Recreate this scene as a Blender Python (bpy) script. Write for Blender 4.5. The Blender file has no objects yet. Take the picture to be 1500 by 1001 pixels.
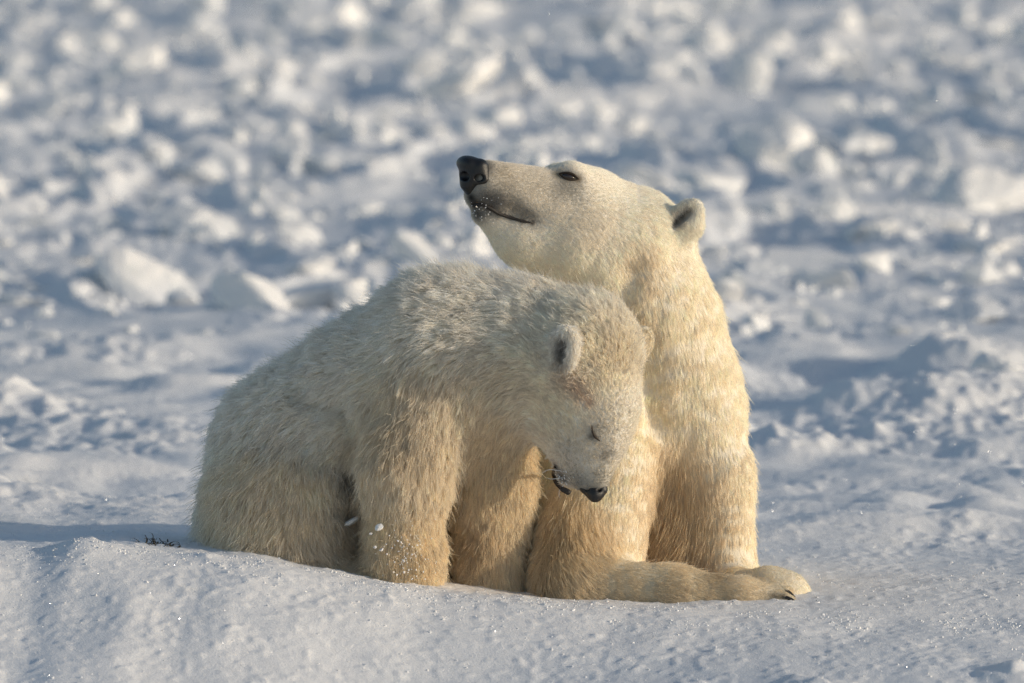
import bpy, math, random
import numpy as np
from mathutils import Vector
from mathutils.kdtree import KDTree
from mathutils.bvhtree import BVHTree

S = bpy.context.scene
random.seed(5)
R = np.random.default_rng(11)

# ------------------------------------------------------------------ camera
CAM_Y, CAM_Z, F_MM = -25.0, 2.6, 400.0
K = 36.0 / F_MM / 1500.0
PITCH = math.atan(CAM_Z / -CAM_Y) - (870 - 500.5) * K
cd = bpy.data.cameras.new('camera')
cam = bpy.data.objects.new('camera', cd)
S.collection.objects.link(cam)
cam.location = (0, CAM_Y, CAM_Z)
cam.rotation_euler = (math.pi / 2 - PITCH, 0, 0)
cd.lens = F_MM
cd.sensor_width = 36
cd.clip_start = 0.5
cd.clip_end = 3000
cd.dof.use_dof = True
cd.dof.focus_distance = 24.95
cd.dof.aperture_fstop = 4.5
S.camera = cam

# ------------------------------------------------------------------ light
SUN_EL, SUN_AZ = math.radians(13.0), math.radians(76)   # azimuth from behind the camera towards the right
W = bpy.data.worlds.new('World')
S.world = W
W.use_nodes = True
wn = W.node_tree
bg = wn.nodes['Background']
sky = wn.nodes.new('ShaderNodeTexSky')
sky.sky_type = 'NISHITA'
sky.sun_disc = False
sky.sun_elevation = SUN_EL
to_sun = Vector((math.sin(SUN_AZ) * math.cos(SUN_EL), -math.cos(SUN_AZ) * math.cos(SUN_EL), math.sin(SUN_EL)))
sky.sun_rotation = math.atan2(to_sun.x, to_sun.y)
sky.air_density = 1.0
sky.dust_density = 1.0
wn.links.new(sky.outputs[0], bg.inputs[0])
bg.inputs[1].default_value = 0.15
sd = bpy.data.lights.new('sun', 'SUN')
sd.energy = 3.2
sd.angle = math.radians(0.5)
sd.color = (1.0, 0.87, 0.70)
sun = bpy.data.objects.new('sun', sd)
S.collection.objects.link(sun)
sun.rotation_euler = (-to_sun).to_track_quat('-Z', 'Y').to_euler()
S.view_settings.view_transform = 'Standard'
S.view_settings.look = 'None'
S.view_settings.exposure = -0.22
S.view_settings.gamma = 1
S.view_settings.use_curve_mapping = False
S.cycles.max_bounces = 12
S.cycles.diffuse_bounces = 10
S.cycles.transmission_bounces = 8
S.cycles.use_denoising = True
S.cycles.denoising_prefilter = 'NONE'
S.cycles_curves.shape = 'RIBBONS' if hasattr(S, 'cycles_curves') else None


# ------------------------------------------------------------------ helpers
def P(px, py, y):
    """the point at depth y (metres, bears sit near y=0) that a photo pixel looks at"""
    dx, dy = (px - 750) * K, (500.5 - py) * K
    c, s = math.cos(PITCH), math.sin(PITCH)
    d = (dx, c + dy * s, -s + dy * c)
    t = (y - CAM_Y) / d[1]
    return np.array((d[0] * t, y, CAM_Z + d[2] * t))


def ground_y(py, z=0.0):
    a = PITCH - math.atan((500.5 - py) * K)
    return (CAM_Z - z) / math.tan(a) + CAM_Y


U = 0.0015            # metres per photo pixel at the bears


def link(o, parent=None, **props):
    S.collection.objects.link(o)
    if parent is not None:
        o.parent = parent
    for k, v in props.items():
        o[k] = v
    return o


def mesh_obj(name, v, f, mat, parent=None, smooth=True, **props):
    me = bpy.data.meshes.new(name)
    v = np.asarray(v, np.float32)
    if isinstance(f, np.ndarray):
        n = f.shape[1]
        me.vertices.add(len(v))
        me.vertices.foreach_set('co', v.ravel())
        me.loops.add(f.size)
        me.loops.foreach_set('vertex_index', f.ravel().astype(np.int32))
        me.polygons.add(len(f))
        me.polygons.foreach_set('loop_start', np.arange(0, f.size, n, dtype=np.int32))
        me.update(calc_edges=True)
    else:
        me.from_pydata([tuple(x) for x in v], [], f)
        me.update()
    me.polygons.foreach_set('use_smooth', np.full(len(me.polygons), smooth))
    if mat:
        me.materials.append(mat)
    return link(bpy.data.objects.new(name, me), parent, **props)


# gradient noise, 2-D and 3-D
_perm = R.permutation(512).astype(np.int64)
_perm = np.concatenate([_perm, _perm, _perm])
_g2 = np.stack([np.cos(np.linspace(0, 2 * np.pi, 512, endpoint=False)), np.sin(np.linspace(0, 2 * np.pi, 512, endpoint=False))], 1)
_g3 = R.normal(size=(512, 3))
_g3 /= np.linalg.norm(_g3, axis=1)[:, None]


def fade(t):
    return t * t * t * (t * (t * 6 - 15) + 10)


def noise2(x, y, seed=0):
    x = x + seed * 17.31
    y = y + seed * 9.77
    xi, yi = np.floor(x).astype(np.int64), np.floor(y).astype(np.int64)
    xf, yf = x - xi, y - yi
    u, v = fade(xf), fade(yf)

    def g(i, j):
        h = _perm[(_perm[(xi + i) & 511] + yi + j) & 511]
        gr = _g2[h]
        return gr[..., 0] * (xf - i) + gr[..., 1] * (yf - j)
    a = g(0, 0) * (1 - u) + g(1, 0) * u
    b = g(0, 1) * (1 - u) + g(1, 1) * u
    return (a * (1 - v) + b * v) * 1.5


def noise3(p, seed=0):
    p = p + seed * 13.7
    i = np.floor(p).astype(np.int64)
    f = p - i
    w = fade(f)
    out = 0
    for a in (0, 1):
        for b in (0, 1):
            for c in (0, 1):
                h = _perm[(_perm[(_perm[(i[:, 0] + a) & 511] + i[:, 1] + b) & 511] + i[:, 2] + c) & 511]
                g = _g3[h]
                dd = (g * (f - np.array((a, b, c)))).sum(1)
                ww = (w[:, 0] if a else 1 - w[:, 0]) * (w[:, 1] if b else 1 - w[:, 1]) * (w[:, 2] if c else 1 - w[:, 2])
                out = out + dd * ww
    return out * 1.5


def sstep(a, b, x):
    t = np.clip((x - a) / (b - a), 0, 1)
    return t * t * (3 - 2 * t)


# ------------------------------------------------------------------ materials
def new_mat(name):
    m = bpy.data.materials.new(name)
    m.use_nodes = True
    nt = m.node_tree
    return m, nt, nt.nodes['Principled BSDF']


def N(nt, t, **kw):
    n = nt.nodes.new(t)
    for k, v in kw.items():
        setattr(n, k, v)
    return n


def snow_material(name, c1, c2, c3, sparkle=True, near_bump=True):
    m, nt, b = new_mat(name)
    L = nt.links.new
    geo = N(nt, 'ShaderNodeNewGeometry')
    n1 = N(nt, 'ShaderNodeTexNoise')
    n1.inputs['Scale'].default_value = 1.3
    n1.inputs['Detail'].default_value = 5
    L(geo.outputs['Position'], n1.inputs['Vector'])
    r1 = N(nt, 'ShaderNodeValToRGB')
    r1.color_ramp.elements[0].position = 0.32
    r1.color_ramp.elements[0].color = (*c2, 1)
    r1.color_ramp.elements[1].position = 0.55
    r1.color_ramp.elements[1].color = (*c1, 1)
    L(n1.outputs['Fac'], r1.inputs['Fac'])
    n2 = N(nt, 'ShaderNodeTexNoise')
    n2.inputs['Scale'].default_value = 3.7
    n2.inputs['Detail'].default_value = 3
    L(geo.outputs['Position'], n2.inputs['Vector'])
    r2 = N(nt, 'ShaderNodeValToRGB')
    r2.color_ramp.elements[0].position = 0.62
    r2.color_ramp.elements[0].color = (0, 0, 0, 1)
    r2.color_ramp.elements[1].position = 0.75
    r2.color_ramp.elements[1].color = (1, 1, 1, 1)
    L(n2.outputs['Fac'], r2.inputs['Fac'])
    mx = N(nt, 'ShaderNodeMixRGB')
    L(r2.outputs['Color'], mx.inputs['Fac'])
    L(r1.outputs['Color'], mx.inputs['Color1'])
    mx.inputs['Color2'].default_value = (*c3, 1)
    L(mx.outputs[0], b.inputs['Base Color'])
    b.inputs['Roughness'].default_value = 0.7
    b.inputs['Specular IOR Level'].default_value = 0.25
    if near_bump:
        n3 = N(nt, 'ShaderNodeTexNoise')
        n3.inputs['Scale'].default_value = 170
        n3.inputs['Detail'].default_value = 4
        n3.inputs['Roughness'].default_value = 0.7
        L(geo.outputs['Position'], n3.inputs['Vector'])
        bp = N(nt, 'ShaderNodeBump')
        bp.inputs['Strength'].default_value = 0.55
        bp.inputs['Distance'].default_value = 0.004
        L(n3.outputs['Fac'], bp.inputs['Height'])
        L(bp.outputs[0], b.inputs['Normal'])
    if sparkle:
        vo = N(nt, 'ShaderNodeTexVoronoi')
        vo.inputs['Scale'].default_value = 260
        L(geo.outputs['Position'], vo.inputs['Vector'])
        sep = N(nt, 'ShaderNodeVectorMath', operation='SUBTRACT')
        L(vo.outputs['Color'], sep.inputs[0])
        sep.inputs[1].default_value = (.5, .5, .5)
        add = N(nt, 'ShaderNodeVectorMath', operation='NORMALIZE')
        L(sep.outputs[0], add.inputs[0])
        gl = N(nt, 'ShaderNodeBsdfGlossy')
        gl.inputs['Roughness'].default_value = 0.16
        gl.inputs['Color'].default_value = (1, 1, 1, 1)
        L(add.outputs[0], gl.inputs['Normal'])
        lt = N(nt, 'ShaderNodeMath', operation='LESS_THAN')
        L(vo.outputs['Distance'], lt.inputs[0])
        lt.inputs[1].default_value = 0.22
        mul = N(nt, 'ShaderNodeMath', operation='MULTIPLY')
        L(lt.outputs[0], mul.inputs[0])
        mul.inputs[1].default_value = 0.14
        ms = N(nt, 'ShaderNodeMixShader')
        L(mul.outputs[0], ms.inputs[0])
        L(b.outputs[0], ms.inputs[1])
        L(gl.outputs[0], ms.inputs[2])
        L(ms.outputs[0], nt.nodes['Material Output'].inputs['Surface'])
    return m


MAT_SNOW = snow_material('snow', (.83, .835, .845), (.79, .80, .815), (.74, .75, .755))
MAT_ICE = snow_material('snowy_ice', (.84, .84, .84), (.78, .79, .80), (.62, .65, .66), sparkle=False)
MAT_FLECK = snow_material('snow_fleck', (.88, .88, .88), (.84, .84, .85), (.82, .82, .82), sparkle=False)


def simple(name, col, rough, spec=0.5, bump=0, bscale=300, coat=0):
    m, nt, b = new_mat(name)
    n = N(nt, 'ShaderNodeTexNoise')
    n.inputs['Scale'].default_value = bscale
    n.inputs['Detail'].default_value = 3
    geo = N(nt, 'ShaderNodeNewGeometry')
    nt.links.new(geo.outputs['Position'], n.inputs['Vector'])
    r = N(nt, 'ShaderNodeValToRGB')
    r.color_ramp.elements[0].color = (*[c * .75 for c in col], 1)
    r.color_ramp.elements[1].color = (*[min(1, c * 1.25) for c in col], 1)
    nt.links.new(n.outputs['Fac'], r.inputs['Fac'])
    nt.links.new(r.outputs['Color'], b.inputs['Base Color'])
    b.inputs['Roughness'].default_value = rough
    b.inputs['Specular IOR Level'].default_value = spec
    b.inputs['Coat Weight'].default_value = coat
    if bump:
        bp = N(nt, 'ShaderNodeBump')
        bp.inputs['Strength'].default_value = bump
        bp.inputs['Distance'].default_value = 0.001
        nt.links.new(n.outputs['Fac'], bp.inputs['Height'])
        nt.links.new(bp.outputs[0], b.inputs['Normal'])
    return m


MAT_NOSE = simple('nose_skin', (.012, .012, .013), .38, .5, .6, 900)
MAT_LIP = simple('lip_skin', (.022, .018, .016), .5, .4, .4, 700)
MAT_EYE = simple('eye_dark', (.018, .010, .006), .08, .6, 0, 200, 0.6)
MAT_LID = simple('eyelid_skin', (.035, .024, .016), .6, .3, .4, 800)
MAT_CLAW = simple('claw_horn', (.03, .026, .022), .35, .5, .2, 300)
MAT_WEED = simple('dry_weed', (.05, .042, .03), .8, .2, .3, 300)


def skin_material():
    m, nt, b = new_mat('under_fur')
    a = N(nt, 'ShaderNodeAttribute', attribute_name='skincol')
    nt.links.new(a.outputs['Color'], b.inputs['Base Color'])
    b.inputs['Roughness'].default_value = 0.95
    b.inputs['Specular IOR Level'].default_value = 0.05
    n = N(nt, 'ShaderNodeTexNoise')
    n.inputs['Scale'].default_value = 250
    bp = N(nt, 'ShaderNodeBump')
    bp.inputs['Strength'].default_value = .4
    bp.inputs['Distance'].default_value = .003
    nt.links.new(n.outputs['Fac'], bp.inputs['Height'])
    nt.links.new(bp.outputs[0], b.inputs['Normal'])
    return m


def fur_material():
    m = bpy.data.materials.new('fur')
    m.use_nodes = True
    nt = m.node_tree
    nt.nodes.clear()
    L = nt.links.new
    a = N(nt, 'ShaderNodeAttribute', attribute_name='furcol')
    d = N(nt, 'ShaderNodeBsdfDiffuse')
    t = N(nt, 'ShaderNodeBsdfTranslucent')
    h = N(nt, 'ShaderNodeBsdfHair', component='Reflection')
    h.inputs['Color'].default_value = (1, .98, .93, 1)
    h.inputs['RoughnessU'].default_value = .28
    h.inputs['RoughnessV'].default_value = .5
    L(a.outputs['Color'], d.inputs['Color'])
    L(a.outputs['Color'], t.inputs['Color'])
    m1 = N(nt, 'ShaderNodeMixShader')
    m1.inputs[0].default_value = .42
    L(d.outputs[0], m1.inputs[1])
    L(t.outputs[0], m1.inputs[2])
    m2 = N(nt, 'ShaderNodeMixShader')
    m2.inputs[0].default_value = .10
    L(m1.outputs[0], m2.inputs[1])
    L(h.outputs[0], m2.inputs[2])
    o = N(nt, 'ShaderNodeOutputMaterial')
    L(m2.outputs[0], o.inputs['Surface'])
    return m


MAT_SKIN = skin_material()
MAT_FUR = fur_material()

# ------------------------------------------------------------------ terrain
RIDGE_Y = -0.47
_rp = [(-400, 790), (-120, 782), (0, 800), (60, 806), (100, 800), (190, 801), (260, 812), (296, 815), (335, 816), (400, 826), (500, 846), (640, 869),
       (770, 881), (900, 891), (1050, 899), (1130, 903), (1190, 906), (1300, 912), (1500, 915), (2200, 915)]
_rx = np.array([P(a, b, RIDGE_Y)[0] for a, b in _rp])
_rz = np.array([P(a, b, RIDGE_Y)[2] for a, b in _rp]) - .004
_sx = np.arange(-3, 3.2, .005)
_g = np.exp(-(np.arange(-15, 16) * .005 / .022) ** 2)
_sz = np.convolve(np.pad(np.interp(_sx, _rx, _rz), 15, mode='edge'), _g / _g.sum(), 'valid')


def bump(x, y, cx, cy, sx, sy, h):
    return h * np.exp(-((x - cx) / sx) ** 2 - ((y - cy) / sy) ** 2)


def G(px, py):
    y = ground_y(py)
    return P(px, py, y)[0], y


_mounds = []
for (px, py, sx, sy, h) in [(313, 818, .022, .04, .022), (1370, 600, .20, .45, .10), (1240, 600, .09, .2, .05), (1130, 655, .08, .18, .035), (20, 600, .07, .25, .05), (-30, 610, .06, .2, .03),
                            (1420, 545, .14, .3, .09), (1340, 545, .1, .25, .05), (560, 985, .07, .1, .035), (1180, 958, .06, .10, .03), (1330, 965, .10, .1, .03),
                            (1060, 975, .06, .1, .022), (1480, 945, .06, .08, .03), (1120, 975, .05, .05, .022), (1240, 972, .04, .05, .02), (1010, 950, .035, .05, .014), (1420, 985, .06, .06, .03), (1500, 600, .2, .5, .06), (900, 545, .3, .5, .05),]:
    gx, gy = G(px, py)
    _mounds.append((gx, gy, sx, sy, h * .8))


def H(x, y, fine=True):
    zr = np.interp(x, _sx, _sz)
    fl = .74 * np.exp(-np.maximum(y, 0) / 2.2) * sstep(.35, -.25, x)
    s = np.where(y < RIDGE_Y, 1.0, fl + (1 - fl) * np.exp(-((y - RIDGE_Y) / .22) ** 2))
    z = zr * s
    bank = np.clip(RIDGE_Y - y, 0, 1.6)       # the drift falls away towards the camera
    z = z - (.10 + .16 * sstep(.9, -.3, x)) * bank * bank / (bank + .12)
    z = z + bump(x, y, -.925, RIDGE_Y, .065, .12, .019) + bump(x, y, -.66, RIDGE_Y + .02, .03, .05, .008) + bump(x, y, -1.1, .2, .04, .1, -.02)
    # the hollow behind the ridge and the slope up to the level ice
    near = np.exp(-((y - RIDGE_Y) / .35) ** 2)
    z = z + noise2(x / .9, y / .9, 1) * .025 * (1 - near)
    for (gx, gy, sx, sy, h) in _mounds:
        z = z + bump(x, y, gx, gy, sx, sy, h)
    far = sstep(6.2, 8.2, y + noise2(x / 1.5, y / 1.5, 4) * 1.2)
    mid = sstep(.6, 2.2, y)
    # wind-packed snow between the bears and the rubble
    wx = x + noise2(x / 1.1, y / 2.0, 17) * .5
    wy = y + noise2(x / 1.1, y / 2.0, 18) * .9
    n = noise2(x / .42, y / .55, 2) * .030 + noise2(x / .17, y / .22, 3) * .013
    z = z + n * (mid * (1 - .4 * far) + .12 * (1 - mid))
    z = z + (np.abs(noise2(x / .26, y / .3, 7)) * .035) * mid * sstep(0, .4, noise2(x / 1.3, y / 1.3, 8))
    gm = 0
    for (gx, gy, sx, sy, h) in _mounds[1:]:
        gm = gm + np.exp(-((x - gx) / (sx * 1.5)) ** 2 - ((y - gy) / (sy * 1.6)) ** 2)
    crust = mid * sstep(-.1, .35, noise2(x / .8, y / 1.1, 26) + .3 * noise2(x / .25, y / .4, 27)) + np.clip(gm, 0, 1)
    z = z + np.clip(crust, 0, 1.2) * (np.maximum(noise2(x / .085, y / .14, 28), -.15) * .015 + np.maximum(noise2(x / .036, y / .06, 29), -.1) * .009)
    # rubble
    am = .35 + .9 * sstep(-.3, .35, noise2(x / 1.7, y / 3.5, 19))
    rb = (1 - np.abs(noise2(wx / .9, wy / 1.7, 5))) ** 3 * .055 + am * np.maximum(noise2(wx / .40, wy / .75, 6), -.10) * .060 + am * np.maximum(noise2(wx / .17, wy / .30, 12), -.1) * .042 + am * noise2(x / .08, y / .13, 25) * .012
    z = z + (rb - .03) * far
    if fine:
        w = np.exp(-np.maximum(y, 0) / 12)
        pit = .25 + 1.1 * sstep(-.25, .45, noise2(x / .22, y / .30, 15) + .5 * noise2(x / .07, y / .1, 16))
        z = z + w * (noise2(x / .13, y / .22, 9) * .0045 + pit * (np.maximum(noise2(x / .052, y / .085, 10), -.12) * .0023 + np.maximum(noise2(x / .022, y / .034, 11), -.15) * .0022) + noise2(x / .012, y / .016, 14) * .0009)
        cl = np.maximum(noise2(x / .028, y / .028, 13) - .25, 0) * .006
        z = z + w * cl
    return z


ys = np.concatenate([-np.geomspace(60, 3.1, 24), np.arange(-3.0, 1.4, .0085), np.arange(1.4, 8, .022), np.arange(8, 30, .065), np.arange(30, 60, .3), np.geomspace(61, 1500, 30)])
xs_core = np.linspace(-1, 1, 440)
sk = np.concatenate([1 + np.cumsum(np.linspace(.008, .04, 90)), np.geomspace(3.5, 40, 14)])
xs_u = np.concatenate([-sk[::-1], xs_core, sk])
half = (np.clip(ys, -3, None) + 25) * .045 * 1.28 + .12
X = xs_u[None, :] * half[:, None]
Y = np.repeat(ys[:, None], X.shape[1], 1)
Z = H(X, Y)
nr, nc = X.shape
idx = np.arange(nr * nc).reshape(nr, nc)
F = np.stack([idx[:-1, :-1], idx[:-1, 1:], idx[1:, 1:], idx[1:, :-1]], -1).reshape(-1, 4)
mesh_obj('snow_ground', np.stack([X, Y, Z], -1).reshape(-1, 3), F, MAT_SNOW, kind='structure')


def hz(x, y):
    return float(H(np.array([x]), np.array([y]))[0])


# small loose crumbs of snow lying on the near snow
def ico():
    t = (1 + 5 ** .5) / 2
    v = np.array([(-1, t, 0), (1, t, 0), (-1, -t, 0), (1, -t, 0), (0, -1, t), (0, 1, t), (0, -1, -t), (0, 1, -t), (t, 0, -1), (t, 0, 1), (-t, 0, -1), (-t, 0, 1)], float)
    v /= np.linalg.norm(v[0])
    f = np.array([(0, 11, 5), (0, 5, 1), (0, 1, 7), (0, 7, 10), (0, 10, 11), (1, 5, 9), (5, 11, 4), (11, 10, 2), (10, 7, 6), (7, 1, 8), (3, 9, 4), (3, 4, 2), (3, 2, 6), (3, 6, 8), (3, 8, 9), (4, 9, 5), (2, 4, 11), (6, 2, 10), (8, 6, 7), (9, 8, 1)])
    return v, f


IV, IF = ico()


def scatter(pos, size, seed, squash=.75):
    r = np.random.default_rng(seed)
    n = len(pos)
    v = IV[None] * (1 + r.uniform(-.3, .3, (n, 12, 1)))
    sc = size[:, None, None] * r.uniform(.45, 1.6, (n, 1, 3)) * np.array((1, 1, squash))
    v = v * sc
    a = r.uniform(0, 2 * np.pi, n)
    c, s = np.cos(a)[:, None], np.sin(a)[:, None]
    v = np.stack([v[..., 0] * c - v[..., 1] * s, v[..., 0] * s + v[..., 1] * c, v[..., 2]], -1) + pos[:, None, :]
    f = IF[None] + (np.arange(n) * 12)[:, None, None]
    return v.reshape(-1, 3), f.reshape(-1, 3)


nC = 9000
cy_ = R.uniform(-2.3, 1.6, nC)
cy_[:3500] = RIDGE_Y + R.normal(0, .10, 3500)
cx_ = R.uniform(-1.35, 1.35, nC)
keep = noise2(cx_ / .14, cy_ / .14, 21) > -.12
cx_, cy_ = cx_[keep], cy_[keep]
sz = .0010 + .0020 * R.random(len(cx_)) ** 3
v, f = scatter(np.stack([cx_, cy_, H(cx_, cy_) + sz * .3], 1), sz, 3)
mesh_obj('snow_crumbs', v, f, MAT_SNOW, smooth=True, kind='stuff', label='loose crumbs of snow lying on the near drift')


# ------------------------------------------------------------------ ice blocks
def rock_mesh(name, seed, sub=3, planes=11):
    import bmesh
    r = np.random.default_rng(seed)
    bm = bmesh.new()
    bmesh.ops.create_icosphere(bm, subdivisions=sub, radius=1)
    v = np.array([q.co[:] for q in bm.verts])
    nrm = r.normal(size=(planes, 3))
    nrm /= np.linalg.norm(nrm, axis=1)[:, None]
    dist = r.uniform(.55, 1.0, planes)
    dots = v @ nrm.T
    rr = np.where(dots > .05, dist[None] / np.maximum(dots, .05), 9)
    rad = -np.log(np.exp(-rr * 40).sum(1) + np.exp(-1.2 * 40)) / 40
    rad = rad + noise3(v * 2.2, seed) * .07 + noise3(v * 5, seed + 3) * .07
    v = v * rad[:, None]
    for q, c in zip(bm.verts, v):
        q.co = c
    me = bpy.data.meshes.new(name)
    bm.to_mesh(me)
    bm.free()
    me.polygons.foreach_set('use_smooth', np.zeros(len(me.polygons), bool))
    me.materials.append(MAT_ICE)
    return me


rocks = [rock_mesh('ice_block', 100 + i, 3, 7 + i % 4) for i in range(14)]
_marks = [  # px, py of the base, half-width px, height px, rx, ry, variant, label
    (1440, 305, 62, 62, 10, -12, 0, 'large pale upright ice block with a notched top near the right edge'),
    (1150, 250, 58, 66, 25, 20, 1, 'pale tilted ice fin rising to a point above and right of the ears'),
    (1200, 262, 34, 46, -10, 30, 2, 'small pointed ice block just right of the pale tilted fin'),
    (1050, 292, 50, 34, 8, 20, 3, 'low pale ice wedge behind the ear of the upright bear'),
    (1345, 232, 60, 36, 20, -25, 4, 'dark shaded ice slab leaning left of the notched block'),
    (1190, 385, 66, 22, 6, 10, 5, 'long flat bright ice slab right of the larger bear neck'),
    (1470, 560, 40, 48, 15, -15, 6, 'rounded snow covered ice lump at the right edge behind the bears'),
    (225, 420, 76, 50, 24, 28, 9, 'long cream sunlit ice wedge at the left front of the rubble'),
    (370, 465, 62, 44, -20, 25, 1, 'broad rounded sunlit ice block at the front left of the rubble'),
    (520, 455, 34, 38, 10, 30, 9, 'small pale ice block beside the curved back of the smaller bear'),
    (640, 150, 84, 40, 5, -28, 10, 'long slanting ice slab above the raised black nose'),
    (515, 245, 34, 28, 5, 15, 11, 'bright boxy ice block left of the raised black nose'),
    (420, 235, 30, 40, 10, 5, 12, 'upright rounded ice block left of the bright boxy one'),
    (150, 200, 26, 34, 5, 5, 13, 'small bright upright ice block in the upper left'),
    (205, 130, 44, 44, 5, -15, 3, 'yellowish ice block high in the upper left'),
    (1100, 130, 30, 66, 5, 10, 4, 'tall narrow pale ice block above and right of the ears'),
    (1215, 110, 26, 30, 5, 10, 0, 'small bright ice block high on the right'),
    (300, 345, 60, 34, 10, 15, 2, 'sunlit ice block with a sloping face in the left rubble'),
]


def put_block(px, py, hw, hh, rx, ry, var, label, grp=None, rz=None):
    x, y = G(px, py)
    x = (px - 750) * K * (y + 25)
    sc = K * (y + 25)
    o = bpy.data.objects.new('ice_block', rocks[var % len(rocks)])
    w, h = hw * sc * (1.0 if grp else 1.08), hh * sc * (1.0 if grp else 1.15)
    z0 = hz(x, y)
    o.location = (x, y, z0 + h * .22)
    o.scale = (w, w * random.uniform(.7, 1.1), h * .62)
    o.rotation_euler = (math.radians(rx), math.radians(ry), rz if rz is not None else random.uniform(-.5, .5))
    link(o, None, label=label, category='ice block')
    if grp:
        o['group'] = grp
    return o


for m_ in _marks:
    put_block(*m_)
GL = 'snow dusted ice block lying among many alike in the blurred rubble field'
placed = [(m_[0], m_[1], m_[2]) for m_ in _marks]
cnt = tries = 0
while cnt < 280 and tries < 9000:
    tries += 1
    px = random.uniform(-40, 1540)
    py = 15 + (465 - 15) * random.random() ** .9
    s = (7 + 36 * random.random() ** 2.4) * (.62 + .55 * py / 465)
    if 1000 > px > 690 and py > 300:
        continue
    if noise2(np.array([px / 170.]), np.array([py / 60.]), 23)[0] < random.uniform(-.45, .25):
        continue
    if any(abs(px - a) < (s + c) * .5 and abs(py - b) < (s + c) * .2 for a, b, c in placed):
        continue
    placed.append((px, py, s))
    put_block(px, py, s * random.uniform(.9, 1.6), s * random.uniform(.35, .95), random.uniform(-22, 22), random.uniform(-38, 38), random.randrange(14), GL, 'ice blocks in the rubble field', random.uniform(0, 6.28))
    cnt += 1
# the small rubble between them: past counting
nR = 7500
ry_ = 7.0 + 24 * R.random(nR) ** .8
rx_ = R.uniform(-1, 1, nR)
rx_ = np.sign(rx_) * np.abs(rx_) ** 1.2 * 2.9 * (ry_ + 25) * .045
rs = (.014 + .045 * R.random(nR) ** 3) * (1 + ry_ / 60)
kp = noise2(rx_ / .8, ry_ / 1.6, 24) > R.uniform(-.4, .3, nR)
rx_, ry_, rs = rx_[kp], ry_[kp], rs[kp]
v, f = scatter(np.stack([rx_, ry_, H(rx_, ry_) + rs * .2], 1), rs, 9, .7)
mesh_obj('ice_rubble', v, f, MAT_ICE, smooth=False, kind='stuff', label='small broken ice rubble between the blocks')


# ------------------------------------------------------------------ implicit bodies
class Prim:
    def __init__(s, a, ra, b, rb, k=.03, fl=.03, col=(.8, .7, .5), lift=.3, grav=.3, flow=None, rad=None, rot=None):
        s.a, s.b = np.array(a, float), np.array(b, float)
        s.ra, s.rb, s.k = ra, rb, k
        s.fl, s.col, s.lift, s.grav = fl, np.array(col), lift, grav
        d = s.b - s.a
        n = np.linalg.norm(d)
        s.flow = np.array(flow, float) if flow is not None else (d / n if n > 1e-5 else np.array((0, 0, -1.)))
        s.flow = s.flow / np.linalg.norm(s.flow)
        s.rad = None if rad is None else np.array(rad, float)
        s.rot = None if rot is None else np.array(rot, float)

    def bounds(s, m):
        if s.rad is not None:
            r = s.rad.max() + m
            return s.a - r, s.a + r
        return np.minimum(s.a - s.ra, s.b - s.rb) - m, np.maximum(s.a + s.ra, s.b + s.rb) + m

    def d(s, p):
        if s.rad is not None:
            q = p - s.a.astype(p.dtype)
            if s.rot is not None:
                q = q @ s.rot.astype(p.dtype)
            k0 = np.linalg.norm(q / s.rad.astype(p.dtype), axis=-1)
            k1 = np.linalg.norm(q / (s.rad ** 2).astype(p.dtype), axis=-1) + 1e-9
            return k0 * (k0 - 1) / k1
        ab = (s.b - s.a).astype(p.dtype)
        t = np.clip(((p - s.a.astype(p.dtype)) @ ab) / max(float(ab @ ab), 1e-9), 0, 1)
        q = p - s.a.astype(p.dtype) - t[..., None] * ab
        return np.linalg.norm(q, axis=-1) - (s.ra + (s.rb - s.ra) * t)


def frame(u, w):
    """columns: u (long axis), v, w (thin axis)"""
    u = np.array(u, float)
    u /= np.linalg.norm(u)
    w = np.array(w, float)
    w -= u * (w @ u)
    w /= np.linalg.norm(w)
    return np.stack([u, np.cross(w, u), w], 1)


def field(prims, cuts, vox):
    lo = np.min([q.bounds(.03)[0] for q in prims], 0)
    hi = np.max([q.bounds(.03)[1] for q in prims], 0)
    lo[2] = max(lo[2], -.12)
    n = np.ceil((hi - lo) / vox).astype(int) + 1
    ax = [(lo[i] + np.arange(n[i]) * vox).astype(np.float32) for i in range(3)]
    V = np.full(n, .5, np.float32)
    for q, cut in [(q, 0) for q in prims] + [(q, 1) for q in cuts]:
        m = max(q.k * 1.05, vox * 3)
        a, b = q.bounds(m)
        i0 = np.clip(np.floor((a - lo) / vox).astype(int), 0, n)
        i1 = np.clip(np.ceil((b - lo) / vox).astype(int) + 1, 0, n)
        if (i1 <= i0).any():
            continue
        sl = tuple(slice(i0[i], i1[i]) for i in range(3))
        p = np.stack(np.meshgrid(*[ax[i][sl[i]] for i in range(3)], indexing='ij'), -1)
        d = q.d(p)
        c = V[sl]
        k = q.k
        if cut:
            h = np.maximum(k - np.abs(c + d), 0) / k
            V[sl] = np.maximum(c, -d) + h * h * k * .25
        else:
            h = np.maximum(k - np.abs(c - d), 0) / k
            V[sl] = np.minimum(c, d) - h * h * k * .25
    return V, lo


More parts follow.
